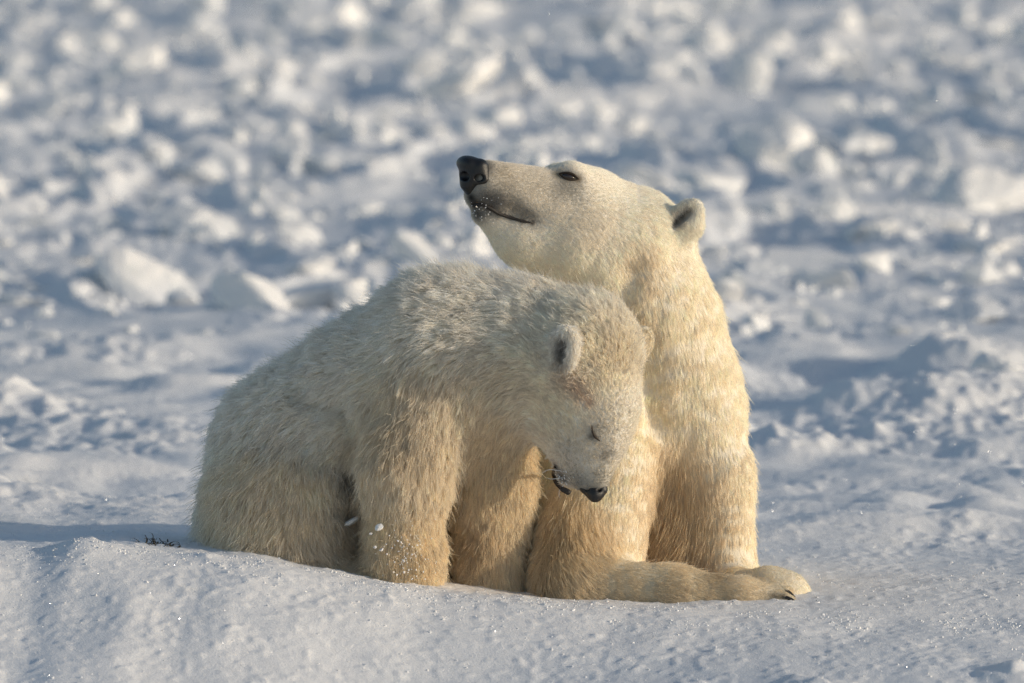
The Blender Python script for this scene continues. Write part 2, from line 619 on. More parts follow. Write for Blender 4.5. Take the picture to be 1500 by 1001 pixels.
def surface_nets(V, lo, vox):
    ins = V < 0
    c = [ins[i:ins.shape[0] - 1 + i, j:ins.shape[1] - 1 + j, k:ins.shape[2] - 1 + k] for i in (0, 1) for j in (0, 1) for k in (0, 1)]
    sm = sum(x.astype(np.int8) for x in c)
    act = (sm > 0) & (sm < 8)
    cid = np.full(act.shape, -1, np.int64)
    ii = np.argwhere(act)
    cid[act] = np.arange(len(ii))
    acc = np.zeros((len(ii), 3))
    cn = np.zeros(len(ii))
    offs = [(i, j, k) for i in (0, 1) for j in (0, 1) for k in (0, 1)]
    val = {o: V[ii[:, 0] + o[0], ii[:, 1] + o[1], ii[:, 2] + o[2]] for o in offs}
    for o in offs:
        for a in range(3):
            if o[a] == 0:
                o2 = tuple(o[i] + (1 if i == a else 0) for i in range(3))
                v0, v1 = val[o], val[o2]
                cr = (v0 < 0) != (v1 < 0)
                t = np.where(cr, v0 / np.where(cr, v0 - v1, 1), 0)
                pt = np.array(o, float)[None] + np.zeros((len(ii), 3))
                pt[:, a] += t
                acc += pt * cr[:, None]
                cn += cr
    vt = (ii + acc / cn[:, None]) * vox + lo
    quads = []
    for a in range(3):
        b_, c_ = (a + 1) % 3, (a + 2) % 3
        s0 = [slice(None)] * 3
        s1 = [slice(None)] * 3
        s0[a] = slice(0, -1)
        s1[a] = slice(1, None)
        e0, e1 = ins[tuple(s0)], ins[tuple(s1)]
        e = np.argwhere(e0 != e1)
        ok = (e[:, b_] > 0) & (e[:, c_] > 0) & (e[:, b_] < V.shape[b_] - 1) & (e[:, c_] < V.shape[c_] - 1)
        e = e[ok]
        fl = e0[e[:, 0], e[:, 1], e[:, 2]]

        def cell(db, dc):
            q = e.copy()
            q[:, b_] += db
            q[:, c_] += dc
            return cid[q[:, 0], q[:, 1], q[:, 2]]
        q = np.stack([cell(-1, -1), cell(0, -1), cell(0, 0), cell(-1, 0)], 1)
        q[~fl] = q[~fl][:, ::-1]
        quads.append(q)
    f = np.concatenate(quads)
    f = f[(f >= 0).all(1)]
    return vt, f


def relax(v, f, it=2, lam=.5):
    e = np.concatenate([f[:, [0, 1]], f[:, [1, 2]], f[:, [2, 3]], f[:, [3, 0]]])
    e = np.concatenate([e, e[:, ::-1]])
    n = np.bincount(e[:, 0], minlength=len(v)).astype(float)
    n[n == 0] = 1
    for _ in range(it):
        s = np.stack([np.bincount(e[:, 0], weights=v[e[:, 1], i], minlength=len(v)) for i in range(3)], 1) / n[:, None]
        v = v + (s - v) * lam
    return v


def normals(v, f):
    fn = np.cross(v[f[:, 2]] - v[f[:, 0]], v[f[:, 3]] - v[f[:, 1]])
    n = np.zeros_like(v)
    for i in range(4):
        for k in range(3):
            n[:, k] += np.bincount(f[:, i], weights=fn[:, k], minlength=len(v))
    return n / (np.linalg.norm(n, axis=1)[:, None] + 1e-12)


def attributes(v, prims):
    W = np.zeros(len(v))
    fl = np.zeros(len(v))
    li = np.zeros(len(v))
    gr = np.zeros(len(v))
    col = np.zeros((len(v), 3))
    fd = np.zeros((len(v), 3))
    D = np.stack([q.d(v) for q in prims], 1)
    D -= D.min(1)[:, None]
    for i, q in enumerate(prims):
        w = np.exp(-D[:, i] / .014)
        W += w
        fl += w * q.fl
        li += w * q.lift
        gr += w * q.grav
        col += w[:, None] * q.col
        fd += w[:, None] * q.flow
    return dict(fl=fl / W, lift=li / W, grav=gr / W, col=col / W[:, None], flow=fd)


def make_body(name, prims, cuts, vox, parent, noise_amp):
    V, lo = field(prims, cuts, vox)
    v, f = surface_nets(V, lo, vox)
    v = relax(v, f, 3)
    n = normals(v, f)
    A = attributes(v, prims)
    a = sstep(.008, .03, A['fl']) * noise_amp
    v = v + n * (a * (noise3(v / .07, 31) + .6 * noise3(v / .03, 32)))[:, None]
    n = normals(v, f)
    return v, f, n, A


def paint(v, A, spots):
    """spots: point, radius, colour, strength, length factor"""
    for (p, r, c, s, lf) in spots:
        w = np.exp(-((np.linalg.norm(v - np.array(p), axis=1) / r) ** 2)) * s
        w = np.clip(w, 0, 1)
        if c is not None:
            A['col'] = A['col'] * (1 - w[:, None]) + np.array(c) * w[:, None]
        A['fl'] = A['fl'] * (1 - w + w * lf)


def finish_body(name, v, f, A, parent, dark_skin=None):
    o = mesh_obj(name, v, f, MAT_SKIN, parent)
    sk_ = A['col'] * .8
    if dark_skin is not None:
        sk_ = dark_skin
    at = o.data.color_attributes.new('skincol', 'FLOAT_COLOR', 'POINT')
    at.data.foreach_set('color', np.concatenate([sk_, np.ones((len(v), 1))], 1).astype(np.float32).ravel())
    return o


def make_fur(name, v, f, n, A, count, parent, seed, clump_big, clump_small, cb, cs, rad, rough=.25, disorder=1.0, tv=.09):
    r = np.random.default_rng(seed)
    tri = np.concatenate([f[:, [0, 1, 2]], f[:, [0, 2, 3]]])
    ar = np.linalg.norm(np.cross(v[tri[:, 1]] - v[tri[:, 0]], v[tri[:, 2]] - v[tri[:, 0]]), axis=1)
    flt = A['fl'][tri].mean(1)
    cz = v[tri].mean(1)
    wgt = ar * np.clip(.03 / np.maximum(flt, .003), .6, 8) ** 1.1 * (flt > .0022)
    wgt *= np.where(cz[:, 1] > .45, .5, 1) * np.where(cz[:, 2] < -.05, 0, 1)
    cum = np.cumsum(wgt)
    ti = np.searchsorted(cum, r.random(count) * cum[-1])
    u1, u2 = np.sqrt(r.random(count)), r.random(count)
    bc = np.stack([1 - u1, u1 * (1 - u2), u1 * u2], 1)
    T = tri[ti]

    def ip(q):
        return (q[T] * bc.reshape(bc.shape + (1,) * (q.ndim - 1))).sum(1)
    p, nn, fl, li, gr, col, fd = ip(v), ip(n), ip(A['fl']), ip(A['lift']), ip(A['grav']), ip(A['col']), ip(A['flow'])
    nn /= np.linalg.norm(nn, axis=1)[:, None]
    # flow bent by two scales of smooth disorder
    dis = np.stack([noise3(p / .11, seed + 41 + i) for i in range(3)], 1) * .42 + np.stack([noise3(p / .035, seed + 51 + i) for i in range(3)], 1) * .14
    dis *= disorder
    fd = fd / (np.linalg.norm(fd, axis=1)[:, None] + 1e-9) + dis * np.clip(fl / .03, .3, 1.2)[:, None] + np.array((0, 0, -1.)) * gr[:, None] * .6
    fd = fd - nn * (fd * nn).sum(1)[:, None]
    fd /= np.linalg.norm(fd, axis=1)[:, None] + 1e-9
    KP = 6
    t = np.linspace(0, 1, KP)[None, :, None]
    stray = r.random(count) < .09
    L = (fl * (.62 + .55 * r.random(count)) * np.where(stray, 1.4, 1))[:, None, None]
    rn = r.normal(size=(count, 3)) * rough * np.where(stray, 1.8, 1)[:, None]
    d0 = nn * li[:, None] + fd * (1 - li[:, None]) + rn * .6
    d0 /= np.linalg.norm(d0, axis=1)[:, None]
    d1 = fd + nn * (li[:, None] * .75) + np.array((0, 0, -1.)) * gr[:, None] + rn
    d1 /= np.linalg.norm(d1, axis=1)[:, None]
    pts = (p - nn * .0015)[:, None, :] + L * (d0[:, None, :] * t + (d1 - d0)[:, None, :] * t * t * .5)
    tone = []
    for (m, c, pw) in ((clump_small, cs, 1.0), (clump_big, cb, 1.6)):
        g = r.choice(count, m, replace=False)
        kd = KDTree(m)
        for i, q in enumerate(p[g]):
            kd.insert(q, i)
        kd.balance()
        near = np.fromiter((kd.find(q)[1] for q in p), np.int64, count)
        gp = pts[g][near]
        # stretch the guide to this strand's length so short ones stay short
        w = (c * np.clip(r.normal(1, .3, count), 0, 1.4))[:, None, None] * t ** pw
        dist = np.linalg.norm(p[g][near] - p, axis=1)
        w = w * np.clip(1.3 - dist / (.9 * fl + .004), 0, 1)[:, None, None]
        pts = pts + (gp - pts) * np.clip(w * np.where(stray, .2, 1)[:, None, None], 0, .95)
        tone.append(r.normal(size=m)[near])
    hc = bpy.data.hair_curves.new(name)
    hc.add_curves([KP] * count)
    hc.attributes['position'].data.foreach_set('vector', pts.astype(np.float32).ravel())
    ra = hc.attributes.get('radius') or hc.attributes.new('radius', 'FLOAT', 'POINT')
    prof = np.array([1, 1, .9, .75, .5, .16])
    rr = rad * (.7 + .6 * r.random(count)) * np.clip(fl / .02, .5, 1.0)
    ra.data.foreach_set('value', (rr[:, None] * prof[None]).astype(np.float32).ravel())
    ca = hc.attributes.new('furcol', 'FLOAT_COLOR', 'CURVE')
    cc = col * (1 + 1.3 * tv * r.normal(size=(count, 1)) + tv * tone[0][:, None] + tv * .6 * tone[1][:, None]) * (1 + tv * noise3(p / .05, seed + 61)[:, None])
    ca.data.foreach_set('color', np.concatenate([np.clip(cc, .01, .95), np.ones((count, 1))], 1).astype(np.float32).ravel())
    hc.materials.append(MAT_FUR)
    o = link(bpy.data.objects.new(name, hc), parent, kind='stuff')
    return o


def cone(a, ra, b, rb, **kw):
    return Prim(P(*a), ra * U, P(*b), rb * U, **kw)


def ell(a, rad, u, w, **kw):
    return Prim(P(*a), 0, P(*a), 0, rad=np.array(rad) * U, rot=frame(u, w), **kw)


class Skin:
    def __init__(s, v, f):
        s.t = BVHTree.FromPolygons([Vector(q) for q in v], [tuple(int(i) for i in q) for q in f])

    def hit(s, px, py):
        a = Vector((0, CAM_Y, CAM_Z))
        b = Vector(P(px, py, 0))
        h = s.t.ray_cast(a, (b - a).normalized())
        return h[0], h[1]


def tube(name, pts, rads, mat, parent, nrm=None, flat=1.0, **props):
    """a closed tapering tube through pts; flat squeezes it along nrm"""
    pts = [Vector(q) for q in pts]
    # resample with catmull-rom
    out, ro = [], []
    for i in range(len(pts) - 1):
        p0, p1, p2, p3 = pts[max(i - 1, 0)], pts[i], pts[i + 1], pts[min(i + 2, len(pts) - 1)]
        for s in range(5):
            t = s / 5
            out.append(.5 * ((2 * p1) + (p2 - p0) * t + (2 * p0 - 5 * p1 + 4 * p2 - p3) * t * t + (3 * p1 - p0 - 3 * p2 + p3) * t ** 3))
            ro.append(rads[i] + (rads[i + 1] - rads[i]) * t)
    out.append(pts[-1])
    ro.append(rads[-1])
    v, f = [], []
    M = 8
    for i, q in enumerate(out):
        d = (out[min(i + 1, len(out) - 1)] - out[max(i - 1, 0)]).normalized()
        n = Vector(nrm) if nrm is not None else Vector((0, -1, .1))
        n = (n - d * n.dot(d)).normalized()
        s = d.cross(n)
        for k in range(M):
            a = 2 * math.pi * k / M
            v.append(q + (n * math.sin(a) * flat + s * math.cos(a)) * ro[i])
        if i:
            for k in range(M):
                f.append(((i - 1) * M + k, (i - 1) * M + (k + 1) % M, i * M + (k + 1) % M, i * M + k))
    f.append(tuple(range(M)))
    f.append(tuple(range(len(v) - M, len(v))))
    return mesh_obj(name, v, f, mat, parent, **props)


def sdf_part(name, prims, cuts, vox, mat, parent, **props):
    V, lo = field(prims, cuts, vox)
    v, f = surface_nets(V, lo, vox)
    v = relax(v, f, 2)
    return mesh_obj(name, v, f, mat, parent, **props)


def root(name, loc, **props):
    o = bpy.data.objects.new(name, None)
    o.empty_display_size = .2
    link(o, None, **props)
    return o


CAM = Vector((0, CAM_Y, CAM_Z))

# ------------------------------------------------------------------ the mother
bear = root('polar_bear', (0, 0, 0), label='large cream polar bear sitting upright with its nose lifted and eyes nearly shut', category='polar bear')
CR = (.97, .885, .73)      # cream
CW = (.97, .915, .81)
CD = (.89, .78, .58)
MZ = (.86, .80, .70)
m_pr = [
    cone((714, 267, .08), 32, (798, 296, .135), 50, k=.025, fl=.009, col=MZ, lift=.38, grav=0),           # muzzle
    cone((710, 311, .085), 20, (770, 343, .13), 48, k=.03, fl=.011, col=CW, lift=.25, grav=.1),          # lower jaw
    cone((770, 343, .13), 46, (815, 352, .16), 62, k=.03, fl=.013, col=CW, lift=.25, grav=.1),
    cone((698, 286, .070), 17, (725, 290, .08), 26, k=.02, fl=.009, col=MZ, lift=.38, grav=0),
    cone((836, 270, .14), 34, (872, 290, .19), 40, k=.022, fl=.009, col=CW, lift=.3, grav=0),            # near brow
    cone((818, 270, .235), 31, (862, 288, .25), 40, k=.03, fl=.009, col=CW, lift=.3, grav=0),            # far brow
    cone((860, 315, .20), 55, (930, 342, .235), 58, k=.05, fl=.012, col=CW, lift=.25, grav=0),           # skull
    cone((930, 340, .235), 58, (958, 360, .25), 54, k=.05, fl=.015, col=CW, lift=.25, grav=0),
    cone((850, 350, .15), 62, (890, 385, .19), 74, k=.06, fl=.018, col=CW, lift=.25, grav=.1, flow=(.6, .2, -.7)),   # cheek
    cone((916, 385, .225), 82, (950, 480, .25), 99, k=.08, fl=.026, col=CR, lift=.11, grav=.2),         # neck
    cone((950, 480, .25), 99, (968, 590, .27), 106, k=.08, fl=.030, col=CR, lift=.11, grav=.2),
    cone((970, 600, .33), 112, (955, 740, .44), 142, k=.08, fl=.032, col=CR, lift=.11, grav=.3),         # trunk
    cone((960, 740, .50), 138, (950, 830, .62), 120, k=.08, fl=.034, col=CR, lift=.11, grav=.3),         # rump
    cone((1008, 570, .22), 68, (1052, 700, .18), 50, k=.07, fl=.028, col=CR, lift=.11, grav=.3),         # far foreleg
    cone((1052, 700, .18), 50, (1064, 845, .16), 43, k=.04, fl=.026, col=CR, lift=.11, grav=.3),
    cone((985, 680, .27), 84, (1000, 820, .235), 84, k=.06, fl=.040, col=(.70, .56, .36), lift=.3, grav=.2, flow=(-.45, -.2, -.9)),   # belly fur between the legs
    cone((840, 690, .22), 72, (850, 785, .10), 70, k=.06, fl=.036, col=CR, lift=.3, grav=.3),
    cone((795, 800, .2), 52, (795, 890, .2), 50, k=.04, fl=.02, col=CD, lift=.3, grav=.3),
    cone((905, 600, .16), 72, (892, 720, .09), 60, k=.07, fl=.026, col=CR, lift=.11, grav=.3),           # near foreleg
    cone((892, 720, .09), 58, (892, 830, .03), 52, k=.04, fl=.022, col=CR, lift=.11, grav=.3),
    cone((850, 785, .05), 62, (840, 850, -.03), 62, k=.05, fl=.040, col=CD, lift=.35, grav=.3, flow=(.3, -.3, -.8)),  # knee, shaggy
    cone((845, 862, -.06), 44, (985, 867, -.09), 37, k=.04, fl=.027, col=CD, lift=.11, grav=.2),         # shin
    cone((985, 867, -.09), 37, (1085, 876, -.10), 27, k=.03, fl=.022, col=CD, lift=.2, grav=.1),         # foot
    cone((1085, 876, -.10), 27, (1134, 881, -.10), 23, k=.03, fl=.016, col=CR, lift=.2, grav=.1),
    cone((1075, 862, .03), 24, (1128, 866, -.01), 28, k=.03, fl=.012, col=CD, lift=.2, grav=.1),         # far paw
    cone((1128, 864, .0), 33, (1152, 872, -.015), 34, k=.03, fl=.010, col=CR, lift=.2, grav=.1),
    cone((1052, 845, .18), 46, (1080, 862, .06), 28, k=.04, fl=.020, col=CR, lift=.2, grav=.1),
    ell((1003, 322, .175), (37, 25, 11), (34, -8, 44), (-.30, -.92, .1), k=.022, fl=.012, col=CW, lift=.3, grav=0),   # near ear
    cone((985, 350, .21), 30, (1010, 335, .185), 17, k=.03, fl=.016, col=CW, lift=.3, grav=0),
    ell((978, 345, .345), (30, 22, 9), (.5, .3, .8), (-.45, -.75, .2), k=.018, fl=.010, col=CW, lift=.3, grav=0),    # far ear
]
for (tx, ty, ty3) in ((1156, 868, -.105), (1160, 879, -.128), (1151, 890, -.146), (1134, 896, -.15)):
    m_pr.append(cone((tx - 36, ty - 3, ty3 + .008), 8, (tx - 4, ty, ty3 - .003), 9.5, k=.005, fl=.008, col=CD, lift=.25, grav=0))
m_pr.append(cone((1150, 868, -.01), 26, (1160, 878, -.02), 26, k=.02, fl=.010, col=CR, lift=.2, grav=0))
m_cut = [
    ell((1000, 317, .157), (25, 9, 12), (34, -8, 34), (-.30, -.92, .1), k=.008),
    cone((905, 455, .070), 7, (925, 400, .080), 4, k=.06),
    cone((935, 500, .075), 8, (960, 620, .09), 10, k=.06),
    cone((1120, 872, -.150), 2, (1160, 874, -.135), 3.5, k=.006),
    cone((1118, 882, -.165), 2, (1158, 886, -.155), 3.5, k=.006),
    cone((822, 256, .075), 5, (846, 261, .083), 6, k=.012),
]
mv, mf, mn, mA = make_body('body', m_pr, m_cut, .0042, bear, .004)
msk = Skin(mv, mf)


def on(sk, px, py, out=0.0):
    h, n = sk.hit(px, py)
    if h is None:
        h, n = Vector(P(px, py, 0)), Vector((0, -1, 0))
    return h + n * out, n


GREY = (.11, .098, .085)
spots = []
for (px, py, r, c, s, lf) in [
    (728, 293, 17, GREY, .7, .9), (712, 290, 16, (.05, .05, .05), .8, .6), (690, 290, 11, (.02, .02, .02), 1.0, .3), (697, 298, 9, (.03, .03, .03), .95, .4), (742, 297, 16, GREY, .6, 1), (755, 305, 15, GREY, .6, 1), (768, 313, 13, GREY, .6, 1), (780, 320, 11, GREY, .6, 1), (745, 270, 18, (.40, .36, .30), .4, 1), (720, 305, 16, (.08, .07, .07), .8, .6),
    (735, 250, 18, (.50, .42, .30), .5, 1), (715, 245, 12, (.12, .11, .1), .7, .6), (778, 264, 24, (.58, .53, .44), .4, 1), (698, 312, 14, (.05, .05, .05), .9, 1),
    (822, 276, 20, (.22, .21, .19), .6, .8), (842, 281, 18, (.28, .27, .24), .5, .9), (833, 259, 11, (.035, .025, .018), 1.0, .25), (821, 256, 7, (.07, .05, .03), .8, .4), (847, 263, 6, (.07, .05, .03), .8, .4), (815, 255, 9, (.30, .24, .14), .7, .5),
    (848, 262, 9, (.20, .16, .11), .7, .4),
    (865, 325, 36, (.66, .62, .54), .35, 1), (940, 390, 30, (.70, .58, .38), .4, 1.1), (990, 325, 9, (.05, .04, .03), .9, .6), (999, 317, 9, (.06, .05, .04), .9, .7), (1008, 309, 8, (.12, .10, .08), .8, .8),
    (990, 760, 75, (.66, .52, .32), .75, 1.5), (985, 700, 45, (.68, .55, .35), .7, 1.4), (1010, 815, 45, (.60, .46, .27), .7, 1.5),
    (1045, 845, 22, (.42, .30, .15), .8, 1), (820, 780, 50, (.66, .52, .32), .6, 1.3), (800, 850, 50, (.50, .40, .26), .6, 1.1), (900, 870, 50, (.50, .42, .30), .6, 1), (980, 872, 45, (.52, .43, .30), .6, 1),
    (1060, 885, 35, (.52, .42, .28), .6, 1), (1125, 880, 22, (.46, .37, .25), .6, 1), (1146, 874, 6, (.08, .06, .04), .9, .7), (1133, 873, 6, (.20, .15, .10), .8, .8), (1145, 885, 6, (.08, .06, .04), .9, .7), (1131, 884, 6, (.20, .15, .10), .8, .8), (1156, 886, 6, (.08, .06, .04), .8, .7), (930, 470, 36, (.80, .68, .48), .3, 1),  # small dark spots by the toes paint shade into the gaps between them
]:
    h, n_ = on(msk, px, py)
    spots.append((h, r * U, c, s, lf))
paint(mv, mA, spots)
mouth_px = [(694, 301), (706, 300), (718, 305), (731, 313), (748, 319), (765, 324), (780, 327)]
mouth_pts = [on(msk, a, b, .0008)[0] for a, b in mouth_px]
paint(mv, mA, [(q, 5.5 * U, (.04, .03, .025), .95, .15) for q in mouth_pts])
nose_c = P(690, 256, .055)
paint(mv, mA, [(nose_c, 26 * U, (.03, .03, .03), 1, .0)])
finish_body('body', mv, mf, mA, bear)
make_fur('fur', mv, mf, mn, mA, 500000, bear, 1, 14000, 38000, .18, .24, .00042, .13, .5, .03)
tube('mouth', mouth_pts, [.0035, .0042, .004, .0038, .0036, .0034, .001], MAT_LIP, bear, flat=.6)
# nose: rounded pad with nostrils, the front turned a little to the camera
ND = (-.9, -.42, .1)
NV = np.array(ND) / np.linalg.norm(ND)
n_pr = [
    ell((692, 254, .062), (19, 23, 23.5), ND, (.2, .1, 1), k=.008),
    cone((687, 270, .056), 13, (693, 284, .062), 9, k=.010),
    cone((704, 245, .045), 12, (708, 262, .040), 9, k=.012),
    ell((684, 240, .062), (14, 22, 12), ND, (.2, .1, 1), k=.008),
]
n_cut = [
    cone((709, 262, .020), 3, (698, 259, .040), 6.5, k=.005),
    cone((682, 262, .015), 4, (682, 258, .045), 7, k=.005),
    cone((671, 262, .020), 3, (675, 258, .05), 5, k=.005),
    cone((676, 245, .020), 1.2, (689, 288, .036), 1.5, k=.004),
]
sdf_part('nose', n_pr, n_cut, .0013, MAT_NOSE, bear)
# eye and lids
eh, en = on(msk, 833, 259, -.004)
sdf_part('eye', [Prim(eh, 0, eh, 0, rad=np.array((10.5, 4.6, 6)) * U, rot=frame((1, .1, -.25), en), k=.004)], [], .0012, MAT_EYE, bear)
up = [on(msk, a, b, .001)[0] for a, b in ((819, 255), (825, 254), (833, 254), (841, 257), (848, 263))]
dn = [on(msk, a, b, .001)[0] for a, b in ((819, 255), (825, 260), (833, 263), (841, 264), (848, 263))]
tube('eyelid', up, [.0012, .0026, .0032, .003, .0012], MAT_LID, bear)
tube('eyelid', dn, [.001, .0022, .0026, .0022, .001], MAT_LID, bear)
for (tx, ty, ty3) in ((1156, 868, -.105), (1160, 879, -.128), (1151, 890, -.146), (1134, 896, -.15)):
    A0 = Vector(P(tx - 9, ty - 3, ty3 - .009))
    B0 = Vector(P(tx + 9, ty + 7, ty3 - .020))
    tube('claw', [A0, (A0 + B0) / 2 + Vector((0, -.001, .003)), B0], [.005, .004, .0009], MAT_CLAW, bear)
# ice crystals stuck in the chin fur
pos = []
for _ in range(60):
    px, py = random.gauss(706, 11), random.gauss(318, 11)
    if random.random() < .25:
        px, py = random.gauss(712, 12), random.gauss(296, 8)
    h, n_ = msk.hit(px, py)
    if h:
        pos.append(np.array(h + n_ * random.uniform(.002, .009)))
pos = np.array(pos)
v, f = scatter(pos, R.uniform(.0004, .0016, len(pos)), 17, 1)
mesh_obj('frost', v, f, MAT_FLECK, bear, smooth=False, kind='stuff')

# ------------------------------------------------------------------ the cub
cub = root('polar_bear_cub', (0, 0, 0), label='shaggy young polar bear sitting hunched with head hanging and eyes closed', category='polar bear')
K1 = (.93, .88, .80)
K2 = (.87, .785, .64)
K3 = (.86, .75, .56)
BL = (-1, .05, -.45)
c_pr = [
    cone((864, 700, -.168), 24, (864, 650, -.155), 38, k=.025, fl=.009, col=(.76, .71, .61), lift=.25, grav=0),      # muzzle
    cone((878, 704, -.182), 14, (888, 655, -.184), 20, k=.018, fl=.008, col=(.76, .71, .61), lift=.35, grav=0),     # bridge
    cone((890, 640, -.182), 26, (896, 590, -.178), 36, k=.03, fl=.010, col=K1, lift=.3, grav=0),
    cone((837, 692, -.130), 22, (836, 630, -.118), 47, k=.03, fl=.012, col=K1, lift=.25, grav=0),                  # jaw
    cone((864, 650, -.155), 40, (864, 600, -.145), 58, k=.04, fl=.010, col=K1, lift=.25, grav=0),
    cone((862, 598, -.14), 66, (846, 525, -.135), 85, k=.05, fl=.014, col=(.86, .79, .64), lift=.25, grav=0),         # skull
    cone((808, 600, -.10), 44, (790, 540, -.11), 60, k=.05, fl=.030, col=K1, lift=.4, grav=.1, flow=(-.6, 0, -.5)),    # cheek ruff
    cone((846, 515, -.13), 83, (755, 508, -.06), 84, k=.06, fl=.034, col=K1, lift=.42, grav=.1),                    # neck
    cone((755, 508, -.06), 84, (655, 515, -.02), 102, k=.07, fl=.052, col=K1, lift=.62, grav=.1, flow=(-.9, 0, -.25)),
    cone((655, 515, -.02), 102, (540, 588, .05), 104, k=.07, fl=.044, col=K1, lift=.52, grav=.1),
    cone((540, 588, .05), 104, (435, 660, .08), 106, k=.07, fl=.042, col=K1, lift=.52, grav=.15),
    cone((435, 660, .08), 106, (388, 770, .09), 92, k=.07, fl=.044, col=K1, lift=.50, grav=.2),
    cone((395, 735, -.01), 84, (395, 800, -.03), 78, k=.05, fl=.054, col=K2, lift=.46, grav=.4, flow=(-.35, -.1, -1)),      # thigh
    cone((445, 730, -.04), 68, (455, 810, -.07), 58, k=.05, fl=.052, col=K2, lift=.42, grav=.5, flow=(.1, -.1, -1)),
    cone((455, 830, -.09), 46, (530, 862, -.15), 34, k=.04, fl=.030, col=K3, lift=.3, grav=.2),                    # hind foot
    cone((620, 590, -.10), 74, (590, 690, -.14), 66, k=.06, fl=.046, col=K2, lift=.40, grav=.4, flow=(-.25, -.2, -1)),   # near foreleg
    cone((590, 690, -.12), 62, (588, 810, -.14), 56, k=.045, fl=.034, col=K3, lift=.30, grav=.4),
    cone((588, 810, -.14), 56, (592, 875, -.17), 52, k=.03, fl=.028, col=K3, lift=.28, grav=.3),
    cone((540, 770, .14), 66, (656, 815, .15), 60, k=.05, fl=.03, col=(.30, .23, .15), lift=.3, grav=.3),         # far hind leg, colour darkened to carry the shade between the legs
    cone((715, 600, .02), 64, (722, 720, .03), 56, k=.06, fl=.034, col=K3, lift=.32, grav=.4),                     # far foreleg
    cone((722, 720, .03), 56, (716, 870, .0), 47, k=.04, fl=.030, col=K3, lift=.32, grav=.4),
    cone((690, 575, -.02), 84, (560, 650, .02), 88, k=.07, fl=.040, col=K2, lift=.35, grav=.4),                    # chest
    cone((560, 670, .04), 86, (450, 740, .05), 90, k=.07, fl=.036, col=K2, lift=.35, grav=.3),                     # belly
    cone((770, 560, -.05), 56, (710, 590, -.02), 66, k=.06, fl=.034, col=K2, lift=.35, grav=.4),                   # throat
    ell((878, 632, -.225), (12, 8, 8), (.25, 0, -1), (.1, -1, .1), k=.006, fl=.0035, col=(.60, .53, .42), lift=.3, grav=0),     # closed lid
    ell((829, 506, -.282), (32, 22, 11), (.10, -.25, 1), (-.75, -.65, -.1), k=.02, fl=.020, col=K1, lift=.4, grav=0),    # near ear
    ell((940, 503, -.10), (27, 17, 9), (.30, .1, 1), (.2, -1, 0), k=.02, fl=.010, col=(.82, .74, .58), lift=.3, grav=0),
]
c_cut = [
    cone((520, 640, -.13), 10, (512, 800, -.17), 22, k=.05),
    cone((505, 600, -.115), 6, (430, 585, -.06), 4, k=.05),
    ell((823, 511, -.300), (22, 9, 13), (.10, -.25, 1), (-.75, -.65, -.1), k=.008),
]
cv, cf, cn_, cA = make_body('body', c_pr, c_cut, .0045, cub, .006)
csk = Skin(cv, cf)
spots = []
for (px, py, r, c, s, lf) in [
    (854, 582, 14, (.56, .38, .25), .50, 1), (836, 562, 20, (.68, .52, .38), .5, 1), (846, 572, 9, (.50, .33, .22), .4, 1), (864, 594, 7, (.50, .32, .2), .5, 1), (822, 512, 10, (.03, .025, .02), .95, .5), (822, 498, 8, (.05, .04, .03), .85, .6), (820, 524, 8, (.05, .04, .03), .85, .6), (818, 535, 10, (.35, .28, .2), .5, 1),
    (832, 664, 24, (.52, .49, .44), .5, .8), (846, 704, 18, (.30, .28, .25), .7, .7), (878, 700, 12, (.40, .35, .27), .6, .7), (884, 670, 7, (.34, .30, .24), .6, .8), (822, 700, 14, (.06, .055, .05), .8, .4), (872, 634, 15, (.40, .35, .28), .55, .6),
    (866, 640, 6, (.10, .08, .06), .8, .2), (890, 665, 12, (.40, .36, .30), .6, .8),  # small dark spot paints the shading below the closed lid
    (650, 850, 28, (.10, .08, .06), .8, 1), (690, 800, 40, (.52, .38, .2), .6, 1.1), (600, 830, 50, (.72, .60, .40), .4, 1), (513, 700, 16, (.10, .08, .06), .8, 1), (515, 745, 26, (.30, .22, .14), .7, 1), (510, 810, 32, (.48, .34, .18), .6, 1),  # darkest spots paint shade into the leg gap and the belly recess
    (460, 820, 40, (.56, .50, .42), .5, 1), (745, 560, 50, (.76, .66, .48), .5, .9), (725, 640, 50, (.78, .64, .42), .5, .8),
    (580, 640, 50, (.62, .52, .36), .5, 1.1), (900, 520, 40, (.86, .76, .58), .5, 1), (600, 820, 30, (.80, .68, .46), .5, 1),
]:
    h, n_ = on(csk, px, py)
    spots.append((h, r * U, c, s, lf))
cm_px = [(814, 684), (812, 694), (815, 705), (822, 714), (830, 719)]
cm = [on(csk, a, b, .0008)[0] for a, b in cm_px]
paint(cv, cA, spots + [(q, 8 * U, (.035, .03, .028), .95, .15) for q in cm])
nc_ = P(871, 721, -.185)
paint(cv, cA, [(nc_, 20 * U, (.03, .03, .03), 1, .0)])
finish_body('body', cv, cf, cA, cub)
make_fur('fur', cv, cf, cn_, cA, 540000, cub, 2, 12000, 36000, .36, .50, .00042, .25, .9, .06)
tube('mouth', cm, [.004, .0065, .007, .006, .003], MAT_LIP, cub, flat=.7)
sdf_part('nose', [cone((856, 716, -.182), 7, (872, 724, -.188), 11, k=.008), cone((872, 724, -.188), 11, (882, 718, -.186), 8, k=.008), cone((866, 712, -.182), 9, (878, 712, -.182), 9, k=.01)],
         [cone((859, 715, -.205), 2.5, (861, 716, -.190), 3.5, k=.004), cone((877, 718, -.212), 2, (878, 718, -.196), 2.5, k=.004)], .0013, MAT_NOSE, cub)
sdf_part('lip', [cone((824, 717, -.188), 4, (832, 721, -.19), 4.5, k=.004)], [], .0012, MAT_LIP, cub)
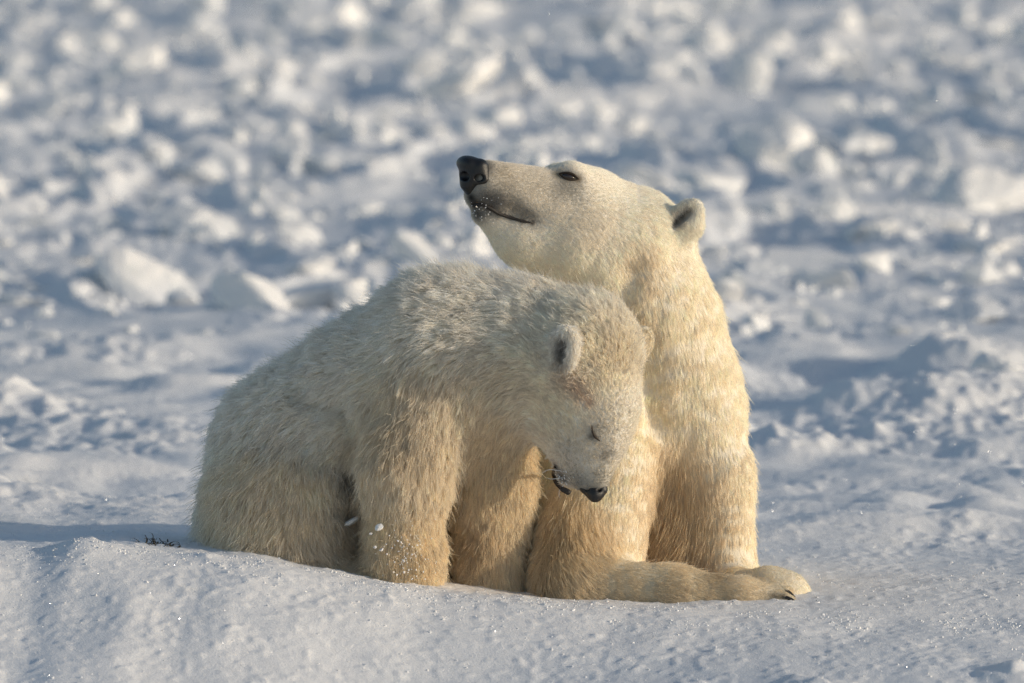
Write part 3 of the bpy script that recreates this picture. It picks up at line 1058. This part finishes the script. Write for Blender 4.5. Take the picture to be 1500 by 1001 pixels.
tube('eyelid', [on(csk, a, b, .0022)[0] for a, b in ((867, 623), (868, 632), (872, 640), (879, 646))], [.0006, .0022, .0030, .0008], MAT_LID, cub)
# whiskers with frost on them
for (a, b, c) in (((822, 690), (808, 686), (800, 690)), ((824, 700), (812, 700), (806, 697)), ((830, 703), (842, 706), (852, 705)), ((828, 708), (822, 716), (824, 724)), ((826, 694), (838, 690), (846, 692))):
    q = [on(csk, *a)[0], on(csk, *a, .008)[0] + Vector(P(*b, 0) - P(*a, 0)), on(csk, *a, .012)[0] + Vector(P(*c, 0) - P(*a, 0))]
    tube('whisker', q, [.0007, .0006, .0003], MAT_FLECK, cub)

# snow stuck to the cub's foreleg
for (px, py, s, rx, lab) in [(527, 757, 6.5, 1.9, 'largest elongated snow clump caught in the fur beside the near foreleg'), (562, 773, 5.5, 1.2, 'rounded snow clump on the foreleg fur right of the elongated one'),
                             (552, 785, 2.4, 1, 'tiny snow clump just below the rounded clump on the foreleg'), (557, 803, 2.8, 1, 'small snow clump upper of a close pair low on the foreleg'),
                             (565, 808, 3.2, 1, 'small snow clump lower of a close pair low on the foreleg')]:
    h, n_ = on(csk, px, py, .022)
    o = bpy.data.objects.new('snow_clump', rocks[px % 14])
    o.location = h
    o.scale = (s * U * rx, s * U * .7, s * U * .8)
    o.rotation_euler = (0, -.5, .3)
    link(o, None, label=lab, category='snow clump')
pos = []
for _ in range(170):
    px, py = random.gauss(596, 14), random.gauss(815, 24)
    h, n_ = csk.hit(px, py)
    if h:
        pos.append(np.array(h + n_ * random.uniform(.008, .024)))
for _ in range(60):
    px, py = random.gauss(825, 7), random.gauss(705, 9)
    h, n_ = csk.hit(px, py)
    if h:
        pos.append(np.array(h + n_ * random.uniform(.002, .006)))
pos = np.array(pos)
v, f = scatter(pos, R.uniform(.0005, .0019, len(pos)), 27, 1)
mesh_obj('frost', v, f, MAT_FLECK, cub, smooth=False, kind='stuff')

# ------------------------------------------------------------------ a scrap of dry weed on the snow behind the ridge
wy = -.10
wb = P(222, 800, wy)
wz = hz(wb[0], wy)
vs, fs = [], []
rr_ = random.Random(3)
for i in range(70):
    x0 = wb[0] + rr_.gauss(.008, .026)
    y0 = wy + rr_.gauss(0, .025)
    q = Vector((x0, y0, wz - .005))
    d = Vector((rr_.uniform(-1, 1), rr_.uniform(-.6, .6), rr_.uniform(.1, .55))).normalized()
    for s in range(5):
        w = .0022 * (1 - s / 6)
        q2 = q + d * .007
        b = len(vs)
        for (p_, ww) in ((q, w), (q2, w * .9)):
            vs += [p_ + Vector((ww, 0, 0)), p_ + Vector((-ww * .5, ww, 0)), p_ + Vector((-ww * .5, -ww, 0))]
        fs += [(b, b + 1, b + 4, b + 3), (b + 1, b + 2, b + 5, b + 4), (b + 2, b, b + 3, b + 5)]
        q = q2
        d = (d + Vector((rr_.uniform(-.7, .7), rr_.uniform(-.5, .5), rr_.uniform(-.9, .1)))).normalized()
mesh_obj('weed_tuft', vs, fs, MAT_WEED, None, label='dark scrap of dry weed on the shaded snow left of the smaller bear', category='weed tuft')
